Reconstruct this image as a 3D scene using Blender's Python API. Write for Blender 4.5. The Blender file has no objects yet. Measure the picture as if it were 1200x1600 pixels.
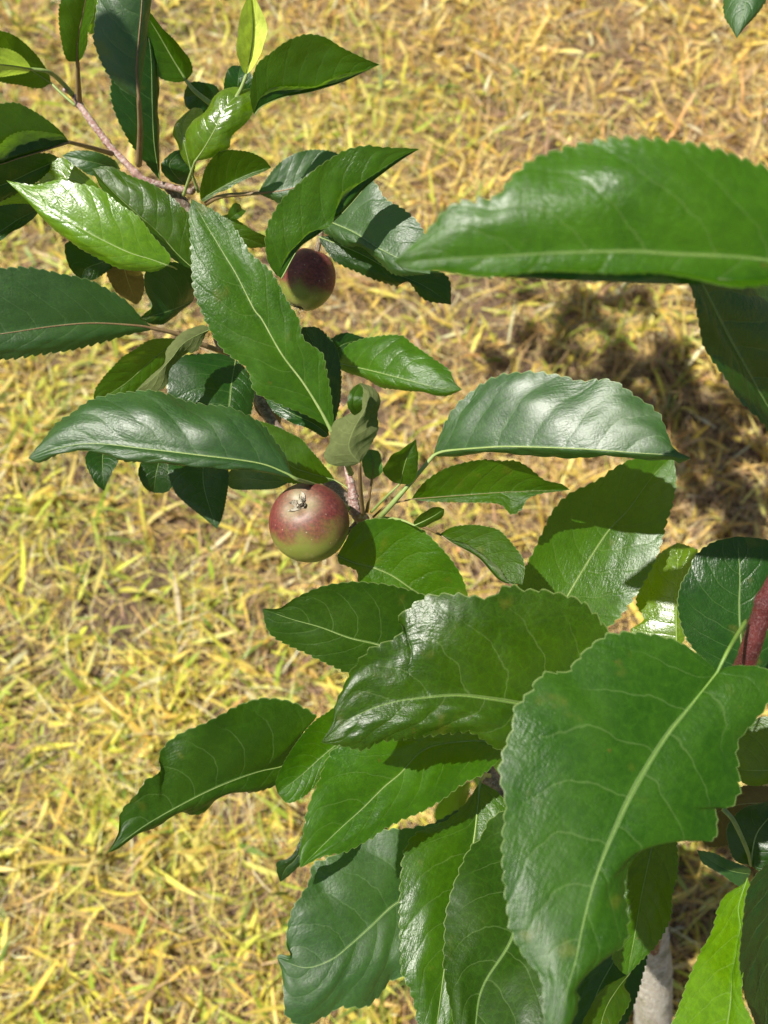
import bpy, math, random
import numpy as np
from mathutils import Vector

# ------------------------------------------------------------------ camera, sky, sun, exposure
scene = bpy.context.scene
COL = scene.collection
PITCH = 62.0
FPX = 1500.0                      # focal length in pixels of the 1200x1600 photograph
CAMZ = 1.30
cam_d = bpy.data.cameras.new('camera')
cam = bpy.data.objects.new('camera', cam_d)
COL.objects.link(cam)
cam.location = (0, 0, CAMZ)
cam.rotation_euler = (math.radians(90 - PITCH), 0, 0)
cam_d.sensor_fit = 'VERTICAL'
cam_d.sensor_height = 36
cam_d.sensor_width = 27
cam_d.lens = FPX / 1600 * 36
cam_d.clip_start = 0.01
cam_d.clip_end = 500
cam_d.dof.use_dof = True
cam_d.dof.focus_distance = 0.345
cam_d.dof.aperture_fstop = 15.5
scene.camera = cam

SUN_DIR = Vector((0.42, 0.07, -0.905)).normalized()     # the way the light travels
to_sun = -SUN_DIR
elev = math.asin(to_sun.z)
azim = math.atan2(to_sun.x, to_sun.y)
world = bpy.data.worlds.new('World')
scene.world = world
world.use_nodes = True
nt = world.node_tree
bg = nt.nodes['Background']
sky = nt.nodes.new('ShaderNodeTexSky')
sky.sky_type = 'NISHITA'
sky.sun_disc = False
sky.sun_elevation = elev
sky.sun_rotation = azim
nt.links.new(sky.outputs[0], bg.inputs[0])
bg.inputs[1].default_value = 0.05
sl = bpy.data.lights.new('sun', 'SUN')
sl.energy = 5.0
sl.angle = math.radians(0.53)
sl.color = (1.0, 0.955, 0.87)
so = bpy.data.objects.new('sun', sl)
COL.objects.link(so)
so.rotation_euler = SUN_DIR.to_track_quat('-Z', 'Y').to_euler()
scene.view_settings.view_transform = 'Standard'
scene.view_settings.look = 'None'
scene.view_settings.gamma = 1
scene.view_settings.exposure = 0.72
try:
    scene.cycles.transparent_max_bounces = 8
    scene.cycles.max_bounces = 8
except Exception:
    pass

# ------------------------------------------------------------------ helpers
sp, cp = math.sin(math.radians(PITCH)), math.cos(math.radians(PITCH))
FW = np.array((0, cp, -sp)); UP = np.array((0, sp, cp)); RT = np.array((1.0, 0, 0)); CP = np.array((0, 0, CAMZ))

def at(x, y, D):
    x = np.asarray(x, float); y = np.asarray(y, float); D = np.asarray(D, float)
    return CP + D[..., None] * (FW + ((x - 600) / FPX)[..., None] * RT - ((y - 800) / FPX)[..., None] * UP)

def cr(P, n=None, ts=None, dense=12):
    """Catmull-Rom curve through P, resampled evenly by length (or at ts)."""
    P = np.asarray(P, float)
    if len(P) == 2:
        Q = P
    else:
        E = np.vstack([2 * P[0] - P[1], P, 2 * P[-1] - P[-2]])
        out = []
        for i in range(1, len(E) - 2):
            p0, p1, p2, p3 = E[i - 1], E[i], E[i + 1], E[i + 2]
            t = np.linspace(0, 1, dense, endpoint=False)[:, None]
            out.append(0.5 * (2 * p1 + (p2 - p0) * t + (2 * p0 - 5 * p1 + 4 * p2 - p3) * t ** 2 + (3 * p1 - p0 - 3 * p2 + p3) * t ** 3))
        Q = np.vstack(out + [P[-1:]])
    L = np.concatenate([[0], np.cumsum(np.linalg.norm(np.diff(Q[:, :2], axis=0), axis=1))])
    L /= L[-1]
    if ts is None:
        ts = np.linspace(0, 1, n)
    return np.stack([np.interp(ts, L, Q[:, k]) for k in range(Q.shape[1])], 1)

def mesh_from(name, V, F, mat, parent=None, loc=None, uv=None, smooth=True, colors=None):
    me = bpy.data.meshes.new(name)
    V = np.asarray(V, float)
    F = np.asarray(F, np.int32)
    k = F.shape[1]
    me.vertices.add(len(V)); me.vertices.foreach_set('co', V.ravel())
    me.loops.add(F.size); me.loops.foreach_set('vertex_index', F.ravel())
    me.polygons.add(len(F))
    me.polygons.foreach_set('loop_start', np.arange(0, F.size, k, dtype=np.int32))
    if uv is not None:
        ul = me.uv_layers.new(name='UVMap')
        ul.data.foreach_set('uv', np.asarray(uv)[F.ravel()].ravel())
    if colors is not None:
        ca = me.color_attributes.new('Col', 'FLOAT_COLOR', 'POINT')
        c4 = np.ones((len(V), 4)); c4[:, :3] = colors
        ca.data.foreach_set('color', c4.ravel())
    me.update(calc_edges=True)
    me.polygons.foreach_set('use_smooth', np.full(len(F), smooth))
    me.validate()
    me.materials.append(mat)
    o = bpy.data.objects.new(name, me)
    COL.objects.link(o)
    if parent is not None:
        o.parent = parent
    if loc is not None:
        o.location = loc
    return o

def tube(P, R, seg=8, wob=0.0, seed=0, caps=True):
    """Tapered tube through P (Nx3) with radii R (N)."""
    P = np.asarray(P, float); R = np.asarray(R, float)
    rng = np.random.RandomState(seed)
    T = np.gradient(P, axis=0); T /= np.linalg.norm(T, axis=1)[:, None]
    a = np.array((0.3, 0.2, 1.0)); V = []
    u = np.cross(T[0], a); u /= np.linalg.norm(u)
    for i in range(len(P)):
        u = u - T[i] * u.dot(T[i]); u /= np.linalg.norm(u); w = np.cross(T[i], u)
        for k in range(seg):
            an = 2 * math.pi * k / seg
            r = R[i] * (1 + wob * rng.randn())
            V.append(P[i] + r * (math.cos(an) * u + math.sin(an) * w))
    F = []
    for i in range(len(P) - 1):
        for k in range(seg):
            a0 = i * seg + k; b0 = i * seg + (k + 1) % seg
            F.append((a0, b0, b0 + seg, a0 + seg))
    if caps:
        for base, c in ((0, P[0] - T[0] * R[0] * 0.5), ((len(P) - 1) * seg, P[-1] + T[-1] * R[-1] * 0.5)):
            V.append(c); ci = len(V) - 1
            for k in range(0, seg, 2):
                F.append((ci, base + k, base + (k + 1) % seg, base + (k + 2) % seg) if base else (ci, base + (k + 2) % seg, base + (k + 1) % seg, base + k))
    return V, F

# ------------------------------------------------------------------ materials
def new_mat(name):
    m = bpy.data.materials.new(name); m.use_nodes = True
    nt = m.node_tree
    for n in list(nt.nodes):
        nt.nodes.remove(n)
    return m, nt

class NT:
    def __init__(s, nt): s.nt = nt
    def n(s, t, **kw):
        o = s.nt.nodes.new(t)
        for k, v in kw.items():
            setattr(o, k, v)
        return o
    def put(s, sock, v):
        if isinstance(v, bpy.types.NodeSocket): s.nt.links.new(v, sock)
        elif v is not None: sock.default_value = v
    def m(s, op, a, b=None, c=None, clamp=False):
        o = s.n('ShaderNodeMath', operation=op, use_clamp=clamp)
        s.put(o.inputs[0], a); s.put(o.inputs[1], b)
        if c is not None: s.put(o.inputs[2], c)
        return o.outputs[0]
    def mix(s, f, a, b, bt='MIX'):
        o = s.n('ShaderNodeMix', data_type='RGBA', blend_type=bt)
        s.put(o.inputs[0], f); s.put(o.inputs[6], a); s.put(o.inputs[7], b)
        return o.outputs[2]
    def noise(s, vec, scale, detail=3, rough=0.55):
        o = s.n('ShaderNodeTexNoise'); s.put(o.inputs['Vector'], vec)
        o.inputs['Scale'].default_value = scale; o.inputs['Detail'].default_value = detail; o.inputs['Roughness'].default_value = rough
        return o.outputs[0]
    def ramp(s, v, a, b, c=0.0, d=1.0, smooth=True):
        o = s.n('ShaderNodeMapRange', interpolation_type='SMOOTHSTEP' if smooth else 'LINEAR')
        s.put(o.inputs[0], v)
        for i, x in zip((1, 2, 3, 4), (a, b, c, d)): s.put(o.inputs[i], x)
        return o.outputs[0]

NV, CV, PV = 8.0, 1.9, 1.35          # side veins: how many, how far they sweep to the tip, bend

def c4(c): return (c[0], c[1], c[2], 1)

def leaf_mat(name, ca, cb, vein, under, trans, tf=0.3, rough=0.34, spots=0.0, spec=0.5):
    m, nt = new_mat(name); g = NT(nt)
    uvn = g.n('ShaderNodeUVMap'); sep = g.n('ShaderNodeSeparateXYZ'); nt.links.new(uvn.outputs[0], sep.inputs[0])
    u = sep.outputs[0]; v = g.m('MULTIPLY_ADD', sep.outputs[1], 2.0, -1.0); av = g.m('ABSOLUTE', v)
    tc = g.n('ShaderNodeTexCoord').outputs['Object']
    oi = g.n('ShaderNodeObjectInfo').outputs['Random']
    n1 = g.noise(tc, 55, 3); n2 = g.noise(tc, 420, 3); n3 = g.noise(tc, 1800, 2)
    # side veins
    ph = g.m('SUBTRACT', g.m('MULTIPLY', u, NV), g.m('MULTIPLY', g.m('POWER', av, PV), CV))
    ph = g.m('ADD', ph, g.m('MULTIPLY', g.m('SUBTRACT', n1, 0.5), 0.8))
    fr = g.m('PINGPONG', g.m('ADD', ph, g.m('MULTIPLY', g.m('GREATER_THAN', v, 0.0), 0.45)), 0.5)
    vl = g.ramp(fr, 0.0, 0.032, 1.0, 0.0)
    vl = g.m('MULTIPLY', vl, g.ramp(av, 0.55, 0.98, 1.0, 0.0))
    fine = g.m('MULTIPLY', vl, 0.26)
    midw = g.ramp(u, 0.0, 1.0, 0.030, 0.012)
    ml = g.m('MULTIPLY', g.m('LESS_THAN', av, midw), 0.75)
    edge = g.ramp(av, 0.982, 1.0, 0.0, 0.7)
    # small net of veins
    vo = g.n('ShaderNodeTexVoronoi', feature='DISTANCE_TO_EDGE'); nt.links.new(tc, vo.inputs['Vector']); vo.inputs['Scale'].default_value = 620
    vo2 = g.n('ShaderNodeTexVoronoi', feature='DISTANCE_TO_EDGE'); nt.links.new(tc, vo2.inputs['Vector']); vo2.inputs['Scale'].default_value = 240
    net = g.ramp(vo.outputs[0], 0.0, 0.16, 1.0, 0.0)
    net2 = g.ramp(vo2.outputs[0], 0.0, 0.10, 1.0, 0.0)
    base = g.mix(g.ramp(n1, 0.33, 0.67), c4(ca), c4(cb))
    base = g.mix(g.m('MULTIPLY', g.ramp(n2, 0.35, 0.75), 0.35), base, c4(tuple(x * 1.5 for x in cb)))
    hs = g.n('ShaderNodeHueSaturation')
    hs.inputs['Hue'].default_value = 0.5
    g.put(hs.inputs['Value'], g.m('MULTIPLY_ADD', oi, 0.44, 0.46)); g.put(hs.inputs['Hue'], g.m('MULTIPLY_ADD', oi, 0.022, 0.482))
    g.put(hs.inputs['Color'], base); base = hs.outputs[0]
    base = g.mix(g.m('MULTIPLY', net2, 0.13), base, c4(tuple(x * 1.9 for x in cb)))
    base = g.mix(g.m('MULTIPLY', net, 0.20), base, c4(tuple(x * 0.7 for x in ca)))
    base = g.mix(fine, base, c4(vein))
    base = g.mix(g.m('MULTIPLY', ml, 0.75), base, c4(vein))
    base = g.mix(edge, base, c4(tuple(0.5 * a + 0.5 * b for a, b in zip(vein, (0.30, 0.36, 0.12)))))
    if spots:
        ns = g.noise(tc, 95, 2); sm = g.ramp(ns, 0.64, 0.82, 0.0, spots)
        base = g.mix(sm, base, (0.22, 0.17, 0.02, 1))
        sm2 = g.ramp(g.noise(tc, 260, 2), 0.745, 0.775, 0.0, spots)
        base = g.mix(sm2, base, (0.16, 0.06, 0.015, 1))
    bf = g.n('ShaderNodeNewGeometry').outputs['Backfacing']
    un = g.mix(g.m('MAXIMUM', g.m('MULTIPLY', vl, 0.6), ml), g.mix(n2, c4(under), c4(tuple(x * 0.5 for x in under))), c4(tuple(x * 1.35 for x in under)))
    col = g.mix(bf, base, un)
    # relief
    # fine crinkles running across from vein to vein
    cmb = g.n('ShaderNodeCombineXYZ'); g.put(cmb.inputs[0], g.m('MULTIPLY', ph, 4.5)); g.put(cmb.inputs[1], g.m('MULTIPLY', g.m('ADD', u, g.m('MULTIPLY', v, 0.8)), 34.0)); g.put(cmb.inputs[2], g.m('MULTIPLY', oi, 40.0))
    cr_ = g.noise(cmb.outputs[0], 1.0, 3, 0.6)
    h = g.m('MULTIPLY', g.ramp(vo2.outputs[0], 0.0, 0.40), 0.35)
    h = g.m('ADD', h, g.m('MULTIPLY', cr_, 1.15))
    h = g.m('ADD', h, g.m('MULTIPLY', n3, 0.35))
    h = g.m('ADD', h, g.m('MULTIPLY', g.ramp(vo.outputs[0], 0.0, 0.35), 0.22))
    h = g.m('ADD', h, g.m('MULTIPLY', g.ramp(fr, 0.0, 0.12), 0.55))
    h = g.m('ADD', h, g.m('MULTIPLY', n2, 0.7))
    bump = g.n('ShaderNodeBump'); bump.inputs['Strength'].default_value = 0.8; bump.inputs['Distance'].default_value = 0.00017
    g.put(bump.inputs['Height'], h)
    g.put(bump.inputs['Strength'], g.ramp(g.noise(tc, 38, 2), 0.35, 0.65, 0.3, 0.95))
    p = g.n('ShaderNodeBsdfPrincipled')
    g.put(p.inputs['Base Color'], col)
    rr = g.m('ADD', g.m('MULTIPLY_ADD', n1, 0.16, rough - 0.08), g.m('MULTIPLY', n3, 0.08))
    rr = g.m('ADD', rr, g.m('MULTIPLY', bf, 0.45), clamp=True)
    g.put(p.inputs['Roughness'], rr)
    g.put(p.inputs['Specular IOR Level'], g.m('MULTIPLY_ADD', bf, -0.35 * spec / 0.5, spec))
    g.put(p.inputs['Normal'], bump.outputs[0])
    t = g.n('ShaderNodeBsdfTranslucent')
    tcx = g.mix(g.m('MULTIPLY', g.m('MAXIMUM', vl, net2), 0.35), c4(trans), c4(tuple(x * 0.55 for x in trans)))
    g.put(t.inputs[0], tcx); g.put(t.inputs[1], bump.outputs[0])
    mx = g.n('ShaderNodeMixShader'); mx.inputs[0].default_value = tf
    nt.links.new(p.outputs[0], mx.inputs[1]); nt.links.new(t.outputs[0], mx.inputs[2])
    out = g.n('ShaderNodeOutputMaterial'); nt.links.new(mx.outputs[0], out.inputs[0])
    return m

UND = (0.21, 0.26, 0.12)
M = {
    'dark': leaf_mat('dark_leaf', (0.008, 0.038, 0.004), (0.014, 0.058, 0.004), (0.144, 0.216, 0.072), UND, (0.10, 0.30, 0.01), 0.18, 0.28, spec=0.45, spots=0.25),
    'mid': leaf_mat('green_leaf', (0.020, 0.080, 0.001), (0.042, 0.128, 0.0015), (0.173, 0.245, 0.072), UND, (0.20, 0.42, 0.005), 0.34, 0.31, spec=0.5, spots=0.3),
    'blue': leaf_mat('waxy_leaf', (0.017, 0.070, 0.006), (0.030, 0.100, 0.008), (0.144, 0.23, 0.086), UND, (0.10, 0.36, 0.03), 0.24, 0.43, spec=0.95),
    'old': leaf_mat('spotted_leaf', (0.015, 0.060, 0.002), (0.028, 0.084, 0.003), (0.158, 0.238, 0.072), UND, (0.13, 0.34, 0.008), 0.22, 0.36, spots=0.25, spec=0.28),
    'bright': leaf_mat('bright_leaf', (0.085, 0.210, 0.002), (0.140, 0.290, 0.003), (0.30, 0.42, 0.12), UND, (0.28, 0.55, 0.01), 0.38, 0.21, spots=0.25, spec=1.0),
    'young': leaf_mat('young_leaf', (0.80, 0.95, 0.14), (0.88, 0.98, 0.20), (0.42, 0.52, 0.20), (0.30, 0.40, 0.14), (0.50, 0.75, 0.06), 0.40, 0.40),
    'fuzzy': leaf_mat('downy_leaf', (0.06, 0.15, 0.02), (0.08, 0.18, 0.03), (0.24, 0.32, 0.12), (0.15, 0.175, 0.065), (0.18, 0.36, 0.03), 0.22, 0.55),
    'brown': leaf_mat('fading_leaf', (0.05, 0.055, 0.006), (0.08, 0.07, 0.008), (0.26, 0.22, 0.06), (0.14, 0.11, 0.04), (0.22, 0.19, 0.02), 0.22, 0.5),
}

def bark_mat(name, ca, cb, fuzz, scale=300, rough=0.6, fz=(0.45, 0.60), bump_d=0.0006, cracks=False):
    m, nt = new_mat(name); g = NT(nt)
    tc = g.n('ShaderNodeTexCoord').outputs['Object']
    n1 = g.noise(tc, scale * 0.25, 4); n2 = g.noise(tc, scale * 1.6, 4, 0.7); n3 = g.noise(tc, scale * 6, 2)
    base = g.mix(g.ramp(n1, 0.35, 0.65), c4(ca), c4(cb))
    base = g.mix(g.ramp(n2, fz[0], fz[1], 0, 0.8), base, c4(fuzz))
    if cracks:
        mp = g.n('ShaderNodeMapping'); nt.links.new(tc, mp.inputs[0]); mp.inputs['Scale'].default_value = (1, 1, 0.22)
        ck = g.noise(mp.outputs[0], 900, 4, 0.7); gn = g.noise(tc, 60, 4)
        base = g.mix(g.ramp(ck, 0.30, 0.40, 0.7, 0.0), base, (0.10, 0.07, 0.045, 1))
        base = g.mix(g.ramp(gn, 0.52, 0.70, 0.0, 0.6), base, (0.26, 0.27, 0.11, 1))
        n2 = g.m('ADD', n2, g.m('MULTIPLY', g.ramp(ck, 0.3, 0.6), 1.5))
    bump = g.n('ShaderNodeBump'); bump.inputs['Strength'].default_value = 0.8; bump.inputs['Distance'].default_value = bump_d
    g.put(bump.inputs['Height'], g.m('ADD', n2, g.m('MULTIPLY', n3, 0.5)))
    p = g.n('ShaderNodeBsdfPrincipled'); g.put(p.inputs['Base Color'], base); p.inputs['Roughness'].default_value = rough
    g.put(p.inputs['Normal'], bump.outputs[0])
    out = g.n('ShaderNodeOutputMaterial'); nt.links.new(p.outputs[0], out.inputs[0])
    return m

M['bark'] = bark_mat('old_bark', (0.58, 0.50, 0.38), (0.70, 0.64, 0.52), (0.80, 0.77, 0.68), 130, 0.85, (0.42, 0.62), 0.0012, cracks=True)
M['twig'] = bark_mat('pink_twig_bark', (0.24, 0.12, 0.10), (0.33, 0.19, 0.16), (0.50, 0.42, 0.38), 500, 0.6)
M['branch'] = bark_mat('brown_branch_bark', (0.10, 0.065, 0.045), (0.17, 0.11, 0.08), (0.32, 0.27, 0.22), 400, 0.7)
M['red'] = bark_mat('red_stem_bark', (0.065, 0.007, 0.008), (0.11, 0.014, 0.013), (0.22, 0.12, 0.12), 900, 0.4, (0.48, 0.72))
M['petiole'] = bark_mat('pale_petiole', (0.20, 0.28, 0.07), (0.27, 0.34, 0.11), (0.40, 0.44, 0.22), 700, 0.5, (0.55, 0.75), 0.0002)
M['rib_green'] = bark_mat('green_rib', (0.11, 0.21, 0.03), (0.16, 0.26, 0.045), (0.26, 0.34, 0.12), 700, 0.45, (0.6, 0.8), 0.0002)
M['petiole_red'] = bark_mat('reddish_petiole', (0.17, 0.10, 0.045), (0.22, 0.15, 0.07), (0.36, 0.30, 0.20), 700, 0.5, (0.55, 0.75), 0.0002)

# ------------------------------------------------------------------ the apple tree
TREE_BASE = at(1030, 1760, 0.0 + CAMZ / (sp + (960 / FPX) * cp))
TREE_BASE[2] = 0
tree = bpy.data.objects.new('apple_tree', None)
COL.objects.link(tree)
tree.location = TREE_BASE
tree['label'] = 'young apple tree with glossy green serrated leaves on thin twigs above dry grass'
tree['category'] = 'apple tree'

leaf_no = [0]
sd_ = np.array(SUN_DIR)
# how far each leaf (known by its base point) is turned towards the mirror direction of the sun
TURN = {(1121,1050): -.15, (1400,445): .0, (1215,-120): .7, (677,712): .85, (862,985): -.1, (1057,1015): 1.0, (960,1150): .25, (560,1135): .7, (790,1160): .2, (715,1360): .5,
        (850,1290): .5, (517,672): -.35, (462,748): .75, (523,750): -.3, (562,724): .4, (530,568): .8, (368,562): -.2, (240,513): .1, (440,435): .1, (498,338): .9, (403,302): .7,
        (305,252): .95, (298,264): .8, (217,155): .55, (50,108): .3, (263,415): 1.0, (172,312): .8, (302,420): .5, (108,222): .0, (1270,1180): .6, (1173,1352): .5, (1168,1372): .1, (687,835): .2,
        (385,117): .0, (690,1060): -.2, (450,1193): .1, (318,710): .3, (330,514): .3}
def leaf(kind, D, mid, left, right, lz=0.0, rz=0.0, arch=0.5, pet=None, label=None, under=False, bul=0.05, wav=0.35,
         teeth=26, amp=1.0, quilt=1.0, petr=None, redpet=False, rib=True, mz=None, name='leaf', cup=0.55):
    """mid/left/right: rails from base to tip in picture points, D = (depth at base, depth at tip) in metres,
    lz/rz/arch = how far edges and middle stand off towards the viewer, in cm."""
    leaf_no[0] += 1
    rng = np.random.RandomState(leaf_no[0] * 7 + 3)
    D0, D1 = (D, D) if not isinstance(D, (tuple, list)) else D
    nu = teeth * 4 + 1
    ts = np.linspace(0, 1, nu)
    mid = [tuple(p[:2]) for p in mid]
    m = cr(mid, ts=ts)
    prof = np.sin(np.pi * np.clip(ts, 0, 1)) ** 0.75
    if mz is not None:
        az = np.interp(ts, np.linspace(0, 1, len(mz)), mz)
    else:
        az = arch * np.sin(np.pi * ts)
    dm = D0 + (D1 - D0) * ts - az * 0.01
    kt = TURN.get(mid[0], -0.55)
    c0 = m.mean(0); Dc = (D0 + D1) / 2
    vw = np.array((-(c0[0] - 600) / FPX, (c0[1] - 800) / FPX, 1.0)); vw /= np.linalg.norm(vw)
    hv = vw + np.array((-np.dot(sd_, RT), -np.dot(sd_, UP), np.dot(sd_, FW)))
    gx = hv[0] / hv[2] + (1 - kt) * 0.25; gy = hv[1] / hv[2] - (1 - kt) * 0.20
    def turn(p): return Dc / FPX * (-gy * (p[:, 1] - c0[1]) + gx * (p[:, 0] - c0[0]))
    dmt = dm + turn(m)
    cols = [at(m[:, 0], m[:, 1], dmt)]
    size = np.linalg.norm(np.diff(cols[0], axis=0), axis=1).sum()
    def side(rails, zs, sgn):
        if rails and not isinstance(rails[0], list): rails = [rails]
        if not isinstance(zs, (list, tuple)): zs = [zs]
        R = [cols[0]]
        wq = cr([mid[0]] + list(rails[-1]) + [mid[-1]], ts=ts); wd = np.linalg.norm(wq[:, :2] - m[:, :2], axis=1).mean() * Dc / FPX
        zc = cup * size / 0.08 * min(1.0, wd / (0.17 * size)) ** 2
        for r, z in zip(rails, zs):
            q = cr([mid[0]] + list(r) + [mid[-1]], ts=ts)
            R.append(at(q[:, 0], q[:, 1], dm + turn(q) - 0.01 * z * prof))
        nr = len(R) - 1
        nv = 11 if nr == 1 else 8
        vs = np.linspace(0, 1, nv * nr + 1)[1:]
        rows = []
        R = np.array(R)                           # (nr+1, nu, 3)
        for v in vs:
            x = v * nr; i = min(int(x), nr - 1); f = x - i
            if nr == 1:
                p = R[0] + (R[1] - R[0]) * f - FW * (0.01 * prof * (zs[0] * (f ** 1.7 - f) + zc * (f ** 2 * 1.0 - 0.6 * f)))[:, None]
            else:
                p0 = R[max(i - 1, 0)] if i > 0 else 2 * R[0] - R[1]
                p1, p2 = R[i], R[i + 1]
                p3 = R[i + 2] if i + 2 <= nr else 2 * R[nr] - R[nr - 1]
                p = 0.5 * (2 * p1 + (p2 - p0) * f + (2 * p0 - 5 * p1 + 4 * p2 - p3) * f ** 2 + (3 * p1 - p0 - 3 * p2 + p3) * f ** 3)
            rows.append(p)
        G = np.array(rows)                        # (nv, nu, 3)
        # teeth on the margin
        outd = G[-1] - G[-2]; wl = np.linalg.norm(outd, axis=1); outd = outd / np.maximum(wl, 1e-6)[:, None]
        tang = np.gradient(G[-1], axis=0); tang /= np.maximum(np.linalg.norm(tang, axis=1), 1e-7)[:, None]
        ph = (np.arange(nu) % 4) / 4.0
        saw = np.array([0.0, 0.55, 1.0, 0.75])[(np.arange(nu) % 4)]
        a = size * 0.010 * amp * (0.55 + 0.9 * rng.rand(nu)) * np.clip(prof * 1.6, 0, 1)
        G[-1] += outd * ((saw - 0.3) * a)[:, None] + tang * (saw * a * 0.8)[:, None]
        return vs, G
    vl_, GL = side(left, lz, 1)
    vr_, GR = side(right, rz, -1)
    G = np.concatenate([GL[::-1], cols[0][None], GR], 0)       # (nc, nu, 3)
    vv = np.concatenate([-vl_[::-1], [0], vr_])
    nc = len(vv)
    # orientation
    dU = np.gradient(G, axis=1); dV = np.gradient(G, axis=0)
    N = np.cross(dU, dV); ln = np.linalg.norm(N, axis=2, keepdims=True)
    view = CP - G
    face = np.sum(N[:len(vl_)] * view[:len(vl_)])
    flip = face < 0
    if under: flip = not flip
    if flip: N = -N
    # smooth normals against end degeneracy
    N = N / np.maximum(ln, 1e-12)
    Nm = N.copy()
    for _ in range(3):
        Nm[:, 1:-1] = (Nm[:, :-2] + Nm[:, 1:-1] + Nm[:, 2:]) / 3
        Nm[1:-1] = (Nm[:-2] + Nm[1:-1] + Nm[2:]) / 3
    Nm /= np.maximum(np.linalg.norm(Nm, axis=2, keepdims=True), 1e-9)
    A = np.abs(vv)[:, None]; U = ts[None, :]
    w = size * 0.3
    bulge = bul * w * np.sin(np.pi * np.clip(A, 0, 1)) * prof[None]
    phs = U * NV - CV * A ** PV + np.where(vv[:, None] > 0, 0.45, 0)
    q = np.abs(np.sin(np.pi * phs)) ** 0.6 * np.sin(np.pi * np.clip(A * 0.93, 0, 1)) ** 0.7 * prof[None]
    q = q * size * 0.0050 * quilt * rng.uniform(.7, 1.2)
    wave = np.zeros_like(q)
    for k in range(4):
        f1 = rng.uniform(2.0, 9.0); p1 = rng.uniform(0, 6.28); s = rng.uniform(-1.5, 1.5)
        wave += np.sin(f1 * U * 3.14 + p1 + s * vv[:, None] * 2) * (A ** 1.6) / (0.6 + 0.35 * f1)
    wave *= size * 0.035 * wav * prof[None]
    small = np.zeros_like(q)
    for k in range(5):
        f1 = rng.uniform(12, 30); f2 = rng.uniform(3, 9); p1 = rng.uniform(0, 6.28, 2)
        small += np.sin(f1 * U + p1[0] + f2 * vv[:, None]) * np.sin(f2 * vv[:, None] * 1.7 + p1[1])
    small *= size * 0.0016 * quilt * prof[None] * np.clip(A * 3, 0, 1)
    G = G + Nm * (bulge + q + wave + small)[..., None]
    base = G[len(vl_), 0].copy()
    V = (G - base).reshape(-1, 3)
    ii, jj = np.meshgrid(np.arange(nc - 1), np.arange(nu - 1), indexing='ij')
    a = (ii * nu + jj).ravel(); b = a + 1; c = a + nu + 1; d = a + nu
    F = np.stack([a, b, c, d] if not False else [], 1)
    # N = dU x dV: quad a->b (u) ->c -> d has normal dU x dV
    if flip: F = F[:, ::-1]
    uv = np.stack([np.broadcast_to(U, (nc, nu)).ravel(), (0.5 + 0.5 * np.repeat(vv, nu))], 1)
    o = mesh_from(name, V, F, M[kind], tree, Vector(base) - Vector(TREE_BASE), uv)
    if label: o['label'] = label
    # petiole running on into the midrib
    mp = G[len(vl_)]
    sgn = -1 if under else 1
    r0 = (petr * 0.8 if petr else min(size, 0.075) * 0.0052)
    if pet:
        pp = cr([(x, y, z) for x, y, z in pet], n=18) if len(pet) > 1 else np.array(pet, float)
        pp = at(pp[:, 0], pp[:, 1], pp[:, 2])
        pp = pp + (mp[0] - pp[0]) * np.linspace(1, 0, len(pp))[:, None] ** 2
        pts = pp[::-1]; rad = np.linspace(1.5, 1.0, len(pts)) * r0
    else:
        pts = mp[:1]; rad = np.array([r0])
    if rib:
        nm = int(nu * 0.93)
        idx = np.arange(2, nm, 2)
        pts = np.vstack([pts, mp[idx]])
        rad = np.concatenate([rad, r0 * np.interp(ts[idx], [0, 0.15, 0.93], [0.85, 0.48, 0.10])])
    if len(pts) > 3:
        Vt, Ft = tube(pts, rad, 6)
        mesh_from('petiole', np.array(Vt) - base, Ft, M['petiole_red' if redpet else ('rib_green' if max(D0, D1) < 0.336 else 'petiole')], o)
    return o

#LEAVES
# ================= lower right, nearest the viewer
leaf('old', (0.262, 0.235), [(1121,1050),(1075,1108),(1042,1150),(1000,1217),(967,1283),(933,1367),(912,1442),(900,1500),(887,1545),(872,1625)],
     [(1100,1030),(1062,1004),(1033,994),(992,987),(950,990),(921,1008),(900,1029),(883,1048),(846,1050),(825,1079),(802,1104),(798,1133),(783,1175),(779,1208),(787,1250),(783,1304),(783,1346),(790,1408),(798,1450),(820,1493),(843,1520),(848,1550),(851,1600)],
     [(1142,1040),(1187,1042),(1203,1056),(1196,1096),(1179,1121),(1150,1158),(1152,1200),(1154,1233),(1137,1262),(1118,1262),(1119,1290),(1108,1312),(1058,1306),(1017,1312),(992,1329),(977,1350),(971,1387),(975,1433),(970,1467),(943,1490),(910,1520),(897,1542),(902,1556),(896,1590)],
     lz=-0.55, rz=-0.9, arch=0.3, pet=[(1121,1050,.262),(1140,1012,.268),(1166,970,.285)], petr=0.00055, teeth=38, amp=0.9, bul=0.035, wav=0.25, quilt=0.7,
     label='largest broad leaf, in front of the others, with a bitten right edge')
leaf('mid', (0.208, 0.196), [(1400,445),(1300,425),(1200,407),(1125,400),(1050,397),(990,393),(880,395),(765,401),(675,406),(613,411)],
     [(1385,400),(1340,345),(1270,300),(1200,272),(1160,258),(1120,243),(1070,232),(1010,225),(950,222),(880,235),(830,255),(800,280),(770,314),(705,325),(665,365),(638,388)],
     [[(1360,450),(1300,450),(1200,446),(1125,449),(1025,452),(920,447),(800,440),(700,425),(645,424)],
      [(1360,452),(1300,446),(1200,438),(1125,436),(1025,437),(920,431),(800,428),(700,421),(645,424)]],
     lz=-0.4, rz=[-0.3, 0.5], arch=0.4, teeth=40, amp=0.9, bul=0.10, wav=0.35, quilt=0.9,
     label='long glossy leaf reaching in from the right edge above the grass')
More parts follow.
